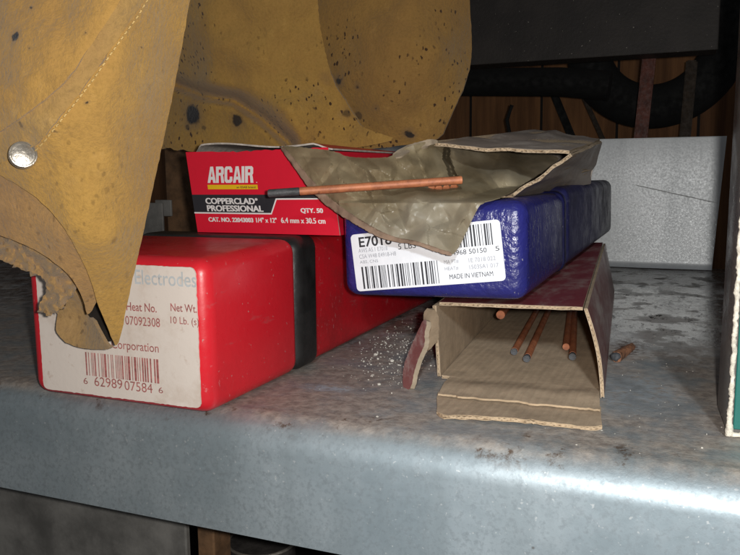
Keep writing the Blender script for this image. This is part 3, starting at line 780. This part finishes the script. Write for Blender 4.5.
bm = sheet(poly, None, 1.5, .00030, (), .25, 1, 5, paper_depth)
po = obj('paper_sheet', bm, wax, wax_o, smooth='all'); po.data.set_sharp_from_angle(angle=math.radians(12))
hem = [(278, 145), (285, 147), (300, 166), (315, 184), (333, 201), (356, 217), (378, 230), (396, 237.5), (414, 240), (440, 249), (451, 252), (452, 256), (440, 253.5), (413, 243.5), (393, 242), (374, 235), (354, 223.5), (330, 209), (310, 190), (295, 169)]
obj('folded_hem', sheet(hem, None, 1.7, .0003, (), .35, 1, 5, lambda x, y: paper_depth(x, y) - .0009 - .0006 * noise.noise(Vector((x / 7, y / 7, 1)))), wax_hem, wax_o, smooth='all')
# the loose rod on the paper
p = at(268, 193.5, .289); q_ = at(462, 180, .322)
rod(p, q_ - p, (q_ - p).length, .00175, .0135, 'long copper rod with a grey graphite tip resting on the waxy paper')
for i, (px, py, dy) in enumerate([(a_, b_, paper_depth(a_, b_) - .0016) for a_, b_ in ((431, 187.5), (438.5, 188.5), (446, 188), (453.5, 187))]):
    pp = at(px, py, dy); rod(pp, (.12, 1, -.25), .010, .0016, 0, 'small copper rod end peeping out in a row below the torn waxy paper', 'rod ends showing through the paper')

# ------------------------------------------------------------------ stub of rod and grains on the shelf
p = onz(616, 357, .0026); q_ = onz(631, 347, .0026)
st = thing('rod_stub', 'short broken stub of copper rod lying on the stained shelf beside the lower box', 'rod', p)
bm = bmesh.new(); cyl(bm, p, q_, .0028, 16, 0, r2=.0022, cap=.0004)
for v in bm.verts: v.co += Vector((noise.noise(v.co * 500), noise.noise(v.co * 500 + Vector((9, 0, 0))), noise.noise(v.co * 500 + Vector((0, 9, 0))))) * .0006
obj('copper_shaft', bm, rustcop, st, smooth=True)
bm = bmesh.new(); g = bmesh.ops.create_icosphere(bm, subdivisions=2, radius=.0024)
bmesh.ops.translate(bm, verts=bm.verts, vec=p)
for v in bm.verts: v.co += Vector((noise.noise(v.co * 400), noise.noise(v.co * 400 + Vector((9, 0, 0))), 0)) * .0012
obj('burnt_end', bm, graphite, st, smooth=True)
bm = bmesh.new(); rd = random.Random(11)
def grains(n, px, py, sx, sy, r0, r1):
    for _ in range(n):
        x, y = rd.gauss(px, sx), rd.gauss(py, sy)
        r = rd.uniform(r0, r1) * rd.random() ** .5
        p = onz(x, y, 0)
        if p.x < -.169 and p.y > .245 or p.y < .262 or (-.112 < p.x < -.03 and p.y > .28): continue
        g = bmesh.ops.create_icosphere(bm, subdivisions=1, radius=r)
        bmesh.ops.scale(bm, vec=(rd.uniform(.7, 1.4), rd.uniform(.7, 1.4), rd.uniform(.5, 1)), verts=g['verts'])
        bmesh.ops.translate(bm, vec=p + Vector((0, 0, r * .4)), verts=g['verts'])
grains(420, 392, 352, 24, 19, .00012, .0006); grains(14, 395, 350, 20, 18, .0007, .0011); grains(120, 370, 365, 35, 14, .0002, .0004); grains(60, 600, 430, 90, 15, .0001, .0004); grains(90, 660, 360, 40, 40, .0001, .0004); grains(3, 402, 427, 3, 1, .0008, .0011)
tag(obj('flux_grains', bm, grain_m), 'white flux crumbs scattered on the shelf by the box flap', 'debris', kind='stuff')

# ------------------------------------------------------------------ green box at the right edge
gb = thing('book_box', 'tall dark green box with torn white edge at the right end of the shelf', 'box', (.0143, .2924, 0), rot=(0, math.radians(.2), math.radians(4.2)))
bm = newbox(.0004, .17, .0008, .034, .0008, .30, .0006, 2); obj('side_shell', bm, side_board, gb, local=True, smooth=True)
bm = newbox(.0021, .168, -.0004, .0007, .003, .299, .0003, 1); obj('front_face', bm, green_print, gb, local=True)
bm = bmesh.new(); pts = []; rads = []
for i in range(340):
    z0 = .0008 + .299 * i / 340; k_ = max(0, 1 - i / 9)
    pts.append(Vector((.0009 + .0005 * noise.noise(Vector((z0 * 180, 3, 1))) + .0004 * noise.noise(Vector((z0 * 700, 3, 4))), -.0001 + .0003 * noise.noise(Vector((z0 * 300, 9, 1))), z0)))
    rads.append(.00085 + .0005 * noise.noise(Vector((z0 * 260, 5, 5))) + .0003 * noise.noise(Vector((z0 * 1100, 5, 5))) + .0007 * k_)
tube(bm, pts, rads, 10)
pts = [Vector((.001 + .03 * i / 40, -.0002, .0011 + .0005 * noise.noise(Vector((i * .7, 3, 2))))) for i in range(41)]
tube(bm, pts, [.0009 + .0004 * noise.noise(Vector((i * .9, 5, 2))) for i in range(41)], 8)
for v in bm.verts: v.co += Vector((noise.noise(v.co * 1500), .5 * noise.noise(v.co * 1500 + Vector((3, 0, 0))), 0)) * .00025; v.co.z = max(.0002, v.co.z)
obj('torn_edge', bm, torn, gb, local=True, smooth='all')

# ------------------------------------------------------------------ leather sleeve at the left, close to the camera
sl = thing('leather_sleeve', 'yellow split leather welding sleeve with a metal snap, hanging in front of the red case', 'sleeve', tuple(at(100, 200, .215)))
sctrl = [(-40, -40, .192), (60, -40, .196), (150, -40, .206), (195, -40, .228), (-40, 60, .188), (60, 60, .190), (130, 60, .202), (180, 60, .228), (-40, 150, .188), (40, 150, .190), (110, 150, .202), (162, 150, .228),
         (50, 195, .196), (110, 240, .206), (148, 240, .228), (90, 290, .212), (130, 300, .226), (112, 345, .2255), (-40, 230, .194), (20, 235, .198), (70, 270, .205)]
sd = rbf(sctrl)
lspots = [(at(26, 38, sd(26, 38)), .0019, 1.), (at(38, 51, sd(38, 51)), .0007, .7), (at(37, 10, sd(37, 10)), .0006, .8), (at(95, 35, sd(95, 35)), .0006, .7), (at(28, 126, sd(28, 126)), .0008, .5), (at(57, 132, sd(57, 132)), .0006, .5),
          (at(85, 103, sd(85, 103)), .0005, .8), (at(145, 48, sd(145, 48)), .0006, .6), (at(166, 72, sd(166, 72)), .0006, .6), (at(30, 262, .2), .0013, .55)]
lea = mat_leather('yellow_split_leather', sl, (.43, .248, .060), lspots, .3, .16)
lea2 = mat_leather('tan_split_leather', sl, (.375, .215, .078), lspots, .4, .4)
slit_shade = mat_simple('painted_slit_shade', (.014, .010, .007), .9, 0, .4, 90)  # near-black colour stands for the shade inside the sleeve's slits
lea4 = mat_leather('worn_seam_leather', sl, (.385, .235, .072), lspots, .2, .3)
lea3 = mat_leather('brown_leather_inside', sl, (.35, .215, .085), lspots, .5, .2)
main = [(-60, -210), (205, -210), (197, -30), (190, 0), (178, 70), (165, 133), (156, 175), (149.5, 205), (141, 243), (130, 290), (123, 326), (119.5, 341), (116, 346.5), (113, 341), (105, 322), (97, 303), (94.5, 292), (89, 276), (77, 250), (62, 224), (42, 202), (20, 186), (-10, 170), (-60, 150)]
obj('main_panel', sheet(main, None, 5, .0013, ((60, .003), (24, .0010)), .35, 1, 2, sd), lea, sl, smooth=True)
cuff = [(-60, 130), (0, 150), (40, 175), (75, 210), (97, 258), (102, 282), (99, 297), (93, 309), (87.5, 316), (85.5, 308), (82, 297), (74, 281), (66, 272), (52, 261), (39, 252), (20, 243), (2, 236), (-60, 218)]
obj('cuff_panel', sheet(cuff, None, 4, .0013, ((40, .002),), .35, 1, 3, lambda x, y: sd(x, y) + .0022), lea2, sl, smooth=True)
under = [(-60, 205), (0, 222), (39, 242), (66, 262), (76, 278), (73, 292), (66, 303), (60, 310), (50, 315), (39, 312), (38, 304), (44, 297), (47, 288), (44, 279), (37, 274), (23, 270), (0, 259), (-60, 238)]
obj('lining_edge', sheet(under, None, 2, .0018, ((16, .0045), (7, .0022), (3, .0008)), .8, 1, 4, lambda x, y: sd(x, y) + .008 - .003 * max(0, (y - 285) / 30)), lea3, sl, smooth=True)
tipc = [(60, 299), (67, 290), (73, 289), (80, 300), (84, 313), (87, 319), (90, 317), (94, 322), (99, 333), (106, 344), (111, 348.5), (103.5, 349.5), (88, 349.5), (69, 345), (57, 335), (55.5, 327), (58, 313)]
obj('inner_cuff', sheet(tipc, [(60, 330, .232), (70, 290, .230), (90, 270, .228), (90, 345, .231), (112, 345, .2275), (108, 310, .226), (85, 315, .236)], 4, .0015, ((22, .0015),), .35, 1, 6), lea3, sl, smooth=True)
flapu = [(-60, -210), (150, -210), (128, -22), (121, 0), (104, 26), (88, 50), (70, 76), (48, 98), (22, 116), (0, 132), (-60, 168)]
obj('upper_flap', sheet(flapu, None, 5, .0012, ((60, .003), (24, .0010), (9, .0004)), .5, 1, 2, lambda x, y: sd(x, y) - .0018), lea, sl, smooth=True)
strip = [(150, -210), (176, -205), (150, -8), (136, 14), (120, 36), (106, 56), (91, 78), (74, 100), (56, 122), (42, 140), (20, 156), (-40, 176), (-60, 160), (0, 128), (22, 112), (48, 94), (70, 72), (88, 46), (104, 22), (121, -4)]
obj('seam_strip', sheet(strip, None, 4, .0010, ((60, .003), (24, .0010), (7, .0005)), .6, 1, 2, lambda x, y: sd(x, y) - .0008), lea4, sl, smooth=True)
obj('slit_shade_sheet', sheet([(64, 268), (92, 276), (104, 310), (114, 341), (98, 343), (72, 325), (64, 300)], [(64, 268, .2385), (92, 276, .2385), (114, 341, .236), (72, 325, .2405), (85, 300, .240)], 4, .0009, (), .2, 1, 61), slit_shade, sl, smooth=True)  # dark sheet added behind the slits so they look deep and shaded
# stitching
bm = bmesh.new()
line = [(166, -60), (152, -8), (138, 16), (122, 38), (108, 58), (93, 80), (76, 102), (58, 124), (44, 142), (36, 150)]
def along(line, step):
    out = []; carry = 0
    for a, b in zip(line, line[1:]):
        L = math.hypot(b[0] - a[0], b[1] - a[1]); t_ = carry
        while t_ < L: out.append((a[0] + (b[0] - a[0]) * t_ / L, a[1] + (b[1] - a[1]) * t_ / L, (b[0] - a[0]) / L, (b[1] - a[1]) / L)); t_ += step
        carry = t_ - L
    return out
def stitches(bm, line, step, ln, r, off):
    for x, y, dx, dy in along(line, step):
        pts = []
        for k in range(5):
            s_1 = -ln / 2 + ln * k / 4; X, Y = x + dx * s_1, y + dy * s_1
            dn = 0
            for sc2, am in ((60, .003), (24, .0010)): dn += am * noise.noise(Vector((X / sc2, Y / sc2, 2 * 3.7)))
            pts.append(at(X, Y, sd(X, Y) + dn - off + (.0005 if k in (0, 4) else 0)))
        tube(bm, pts, [r * .5, r, r, r, r * .5], 6)
stitches(bm, line, 6.4, 5.0, .00028, .0009)
obj('stitching', bm, thread, sl, smooth=True)
# snap
c = at(23, 155, sd(23, 155) - .0030); bm = bmesh.new()
nn = (Vector(CAM) - c).normalized(); nn = (nn + Vector((.15, 0, .25))).normalized()
pr = [(0, .0013), (.0016, .00125), (.0028, .0010), (.0034, .0009), (.0037, .0013), (.0041, .0012), (.0043, .0007), (.0043, -.0014), (0, -.0014)]
rg_ = []
ax = nn.cross(Vector((0, 0, 1))).normalized(); ay = nn.cross(ax)
for r, hgt in pr:
    rg_.append([bm.verts.new(c + nn * hgt + (ax * math.cos(a) + ay * math.sin(a)) * r) for a in [2 * math.pi * k / 32 for k in range(32)]] if r else [bm.verts.new(c + nn * hgt)])
for a, b in zip(rg_, rg_[1:]):
    for k in range(32):
        j = (k + 1) % 32
        vs = [a[k % len(a)], a[j % len(a)], b[j % len(b)], b[k % len(b)]]; u = []
        for v in vs:
            if v not in u: u.append(v)
        bm.faces.new(u)
obj('snap_button', bm, rivet_m, sl, smooth=True)

# ------------------------------------------------------------------ leather garment hanging behind
lg = thing('leather_apron', 'dark mustard leather garment with burn holes, hanging behind the bright red carton', 'garment', tuple(at(320, 80, .40)))
gs = [(at(193, 115, .405), .0075, 1), (at(240, 121, .405), .0042, .9), (at(205, 128, .405), .002, .5), (at(187, 127, .405), .0022, .6), (at(346, 83, .43), .0032, .9), (at(366, 88, .43), .0022, .9), (at(383, 109, .43), .0018, .9), (at(356, 115, .42), .003, .6), (at(410, 134, .43), .0028, .9),
      (at(412, 20, .43), .0009, .9), (at(378, 20, .43), .0008, .8)]
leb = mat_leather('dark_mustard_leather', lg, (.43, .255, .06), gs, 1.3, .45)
leb2 = mat_leather('darker_mustard_leather', lg, (.36, .205, .052), gs, 1.9, .35)  # darker, more speckled tone for the rear fold and turned edge
ctrlF = [(120, -40, .40), (220, -40, .375), (300, -40, .385), (130, 60, .405), (215, 50, .378), (290, 40, .385), (320, 40, .397), (170, 100, .41), (250, 90, .392), (330, 95, .40), (180, 140, .405), (260, 140, .40), (330, 145, .402), (390, 140, .408), (290, 115, .392), (225, 118, .402)]
fF = rbf(ctrlF)
def fold(x, y):
    d = fF(x, y)
    for pts, amp, wd in (([(176, 84), (205, 95), (235, 100), (262, 118), (290, 143)], .013, 6), ([(210, 82), (250, 90), (285, 110), (300, 140)], -.006, 12), ([(235, 20), (300, 60), (345, 120)], .004, 18)):
        m = 1e9
        for a, b in zip(pts, pts[1:]):
            t_ = max(0, min(1, ((x - a[0]) * (b[0] - a[0]) + (y - a[1]) * (b[1] - a[1])) / ((b[0] - a[0]) ** 2 + (b[1] - a[1]) ** 2)))
            m = min(m, math.hypot(x - a[0] - t_ * (b[0] - a[0]), y - a[1] - t_ * (b[1] - a[1])))
        d += amp * math.exp(-(m / wd) ** 2)
    return d
polyF = [(90, -210), (312, -210), (317, -10), (319, 20), (325, 52), (334, 84), (344, 98), (352, 112), (360, 126), (378, 133), (398, 139), (370, 146), (330, 150), (262, 149), (222, 147), (200, 151), (189, 152), (182, 149), (176, 151), (168, 147), (160, 150), (120, 140), (90, 60)]
obj('front_fold', sheet(polyF, None, 1.9, .0016, ((50, .004), (20, .0016)), .3, 1, 9, fold), leb, lg, smooth=True)
polyG = [(280, -210), (462, -210), (469, -10), (471.5, 30), (472, 55), (469, 72), (462, 92), (452, 112), (446, 124), (441, 137), (430, 141), (400, 146), (360, 150), (320, 140), (290, 60)]
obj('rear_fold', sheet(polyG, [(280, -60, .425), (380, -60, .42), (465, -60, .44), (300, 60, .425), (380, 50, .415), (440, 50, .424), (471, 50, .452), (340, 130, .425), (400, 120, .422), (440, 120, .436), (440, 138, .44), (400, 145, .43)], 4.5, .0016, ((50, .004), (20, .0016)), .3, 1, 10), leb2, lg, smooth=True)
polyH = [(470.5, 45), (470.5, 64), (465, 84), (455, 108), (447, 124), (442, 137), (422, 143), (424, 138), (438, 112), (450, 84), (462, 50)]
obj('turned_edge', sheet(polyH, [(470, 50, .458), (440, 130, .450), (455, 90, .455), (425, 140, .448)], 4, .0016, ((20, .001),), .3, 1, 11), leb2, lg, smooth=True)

# ------------------------------------------------------------------ background behind the shelf
bw = newbox(-1.4, .9, 1.15, 1.18, -.5, 1.2); tag(obj('plank_wall', bw, wood), 'dim brown wooden plank wall at the back', 'wall')
bp = thing('steel_beam', 'speckled black steel beam hanging across the background', 'beam', (-.3, .82, .2))
bm = newbox(-.9, .0150, .80, .803, .2017, .42, .0008, 2); obj('web', bm, beam_m, bp)
bm = newbox(-.9, .0138, .8035, .845, .203, .2055, .0006, 2); obj('lower_flange', bm, iron, bp)
bm = bmesh.new(); pts = [at(x, y, .93) for x, y in ((380, 84), (440, 82), (500, 82), (560, 82), (610, 86))]
tube(bm, pts, .0165, 14); tag(obj('black_pipe', bm, rubber, None, smooth=True), 'black pipe running level behind the steel beam', 'pipe')
ct = at(655, 40, 1.0); bm = bmesh.new()
R1, r1 = .077, .026
ring = []
for i in range(64):
    a = 2 * math.pi * i / 64; cx = ct + Vector((math.cos(a), 0, math.sin(a) * 1.0)) * R1
    ring.append([bm.verts.new(cx + Vector((math.cos(a) * math.cos(b) * r1 * 1.0, math.sin(b) * r1 * .8, math.sin(a) * math.cos(b) * r1))) for b in [2 * math.pi * k / 16 for k in range(16)]])
for i in range(64):
    a, b = ring[i], ring[(i + 1) % 64]
    for k in range(16): bm.faces.new((a[k], a[(k + 1) % 16], b[(k + 1) % 16], b[k]))
tag(obj('rubber_tyre', bm, rubber, None, smooth=True), 'black rubber tyre hanging half hidden behind the steel beam', 'tyre')
def stick(name, label, cat, pts, yd, w, th_, m, taper=1.):
    P0 = [at(x, y, yd) for x, y in pts]; d = (P0[-1] - P0[0]).normalized(); sd_ = d.cross(Vector((0, 1, 0))).normalized(); bm = bmesh.new()
    n0 = [P0[0] + sd_ * s * w / 2 + Vector((0, t_, 0)) for s, t_ in ((-1, 0), (1, 0), (1, th_), (-1, th_))]
    n1 = [P0[-1] + sd_ * s * w * taper / 2 + Vector((0, t_, 0)) for s, t_ in ((-1, 0), (1, 0), (1, th_), (-1, th_))]
    a = [bm.verts.new(v) for v in n0]; b = [bm.verts.new(v) for v in n1]
    bm.faces.new(a); bm.faces.new(b[::-1])
    for k in range(4): bm.faces.new((a[k], b[k], b[(k + 1) % 4], a[(k + 1) % 4]))
    bmesh.ops.bevel(bm, geom=list(bm.edges), offset=.0015, segments=2, affect='EDGES')
    return tag(obj(name, bm, m), label, cat)
stick('wooden_stick', 'dull red wooden stick leaning behind the back flange', 'stick', ((652, 30), (637, 170)), .87, .0135, .008, redwood)
stick('wooden_stick', 'grey weathered stick leaning behind the flange, right of the red one', 'stick', ((692, 60), (682, 170)), .95, .012, .008, paleslat)
stick('wooden_stick', 'thin grey stick slanting behind the flange, left of the red one', 'stick', ((576, 80), (612, 160)), 1.05, .006, .005, paleslat)
stick('wooden_stick', 'dark brown stick slanting down left of the thin grey one', 'stick', ((548, 80), (585, 170)), 1.08, .010, .006, rubber)
bm = bmesh.new(); tube(bm, [at(x, y, .9) for x, y in ((512, 105), (507, 120), (510, 135), (505, 160))], .0022, 8)
tag(obj('hanging_cord', bm, rubber, None, smooth=True), 'dark thin cord dangling against the plank wall', 'cord')
# grey bracket and dark upright glimpsed left of the carton
br = thing('metal_bracket', 'small grey steel angle bracket glimpsed between the leather sleeve and the red carton', 'bracket', tuple(at(155, 235, .47)))
a = at(130, 245, .47); b = at(162, 203, .47)
bm = newbox(a.x, b.x, .47, .472, 0.0004, b.z, .0004, 1); obj('upright', bm, panel_grey, br)
a = at(156, 216, .50); b = at(171, 200, .50); bm = newbox(a.x, b.x, .4995, .5015, a.z, b.z, .0004, 1); obj('tab', bm, panel_grey, br)
a = at(168, 240, .56); b = at(205, 150, .56); bm = newbox(a.x, b.x + .05, .56, .575, .0004, b.z + .1, .001, 1)
tag(obj('dark_post', bm, brownwood), 'dark brown post standing behind the left end of the red carton', 'post')

# ------------------------------------------------------------------ underneath the shelf
a = at(186, 540, .31)
bm = newbox(-.7, a.x, .31, .314, -.6, -.02, .0008, 1); cb = tag(obj('cabinet_panel', bm, panel_grey), 'stained grey metal panel under the front of the shelf', 'panel')
a2 = at(216, 540, .32); bm = newbox(a.x + .001, a2.x, .318, .334, -.6, -.02, .0008, 1); tag(obj('wooden_board', bm, brownwood), 'brown wooden board standing under the shelf beside the grey panel', 'board')
c = at(262, 540, .36); tin = thing('black_can', 'black can with a shiny rim under the shelf', 'can', (c.x, .36, -.25))
bm = bmesh.new(); cyl(bm, (c.x, .36, -.25), (c.x, .36, c.z), .019, 40, 0); obj('can_body', bm, iron, tin, smooth=True)
bm = bmesh.new(); pts = [Vector((c.x + .0192 * math.cos(t_), .36 + .0192 * math.sin(t_), c.z)) for t_ in np.linspace(0, 2 * math.pi, 41)]; tube(bm, pts, .0009, 8); obj('can_rim', bm, rivet_m, tin, smooth=True)
bm = newbox(-1.4, .9, -.1, 1.15, -.62, -.6); tag(obj('floor', bm, brownwood), None, None, kind='structure')
bm = newbox(-.75, .5, .6, .61, -.6, -.06); tag(obj('back_board', bm, rubber), 'dark board closing the space under the shelf', 'board')

# ------------------------------------------------------------------ light
w = bpy.data.worlds.new('World'); sc.world = w; w.use_nodes = True
w.node_tree.nodes['Background'].inputs[0].default_value = (.95, .97, 1, 1); w.node_tree.nodes['Background'].inputs[1].default_value = .06
def lamp(name, loc, e, r, c):
    l = bpy.data.lights.new(name, 'POINT'); l.energy = e; l.shadow_soft_size = r; l.color = c
    o = bpy.data.objects.new(name, l); COL.objects.link(o); o.location = loc; return o
lamp('phone_flash', (.0098, .004, .099), 3.15, .0035, (1, .965, .91))
l = bpy.data.lights.new('work_light', 'SPOT'); l.energy = 58.; l.shadow_soft_size = .05; l.color = (.84, .93, 1); l.spot_size = math.radians(13); l.spot_blend = .6
o = bpy.data.objects.new('work_light', l); COL.objects.link(o); o.location = (.40, -1.25, .66)
o.rotation_euler = (Vector((.005, .34, -.01)) - o.location).to_track_quat('-Z', 'Y').to_euler()
sc.view_settings.view_transform = 'Standard'; sc.view_settings.look = 'None'; sc.view_settings.exposure = .34; sc.view_settings.gamma = 1
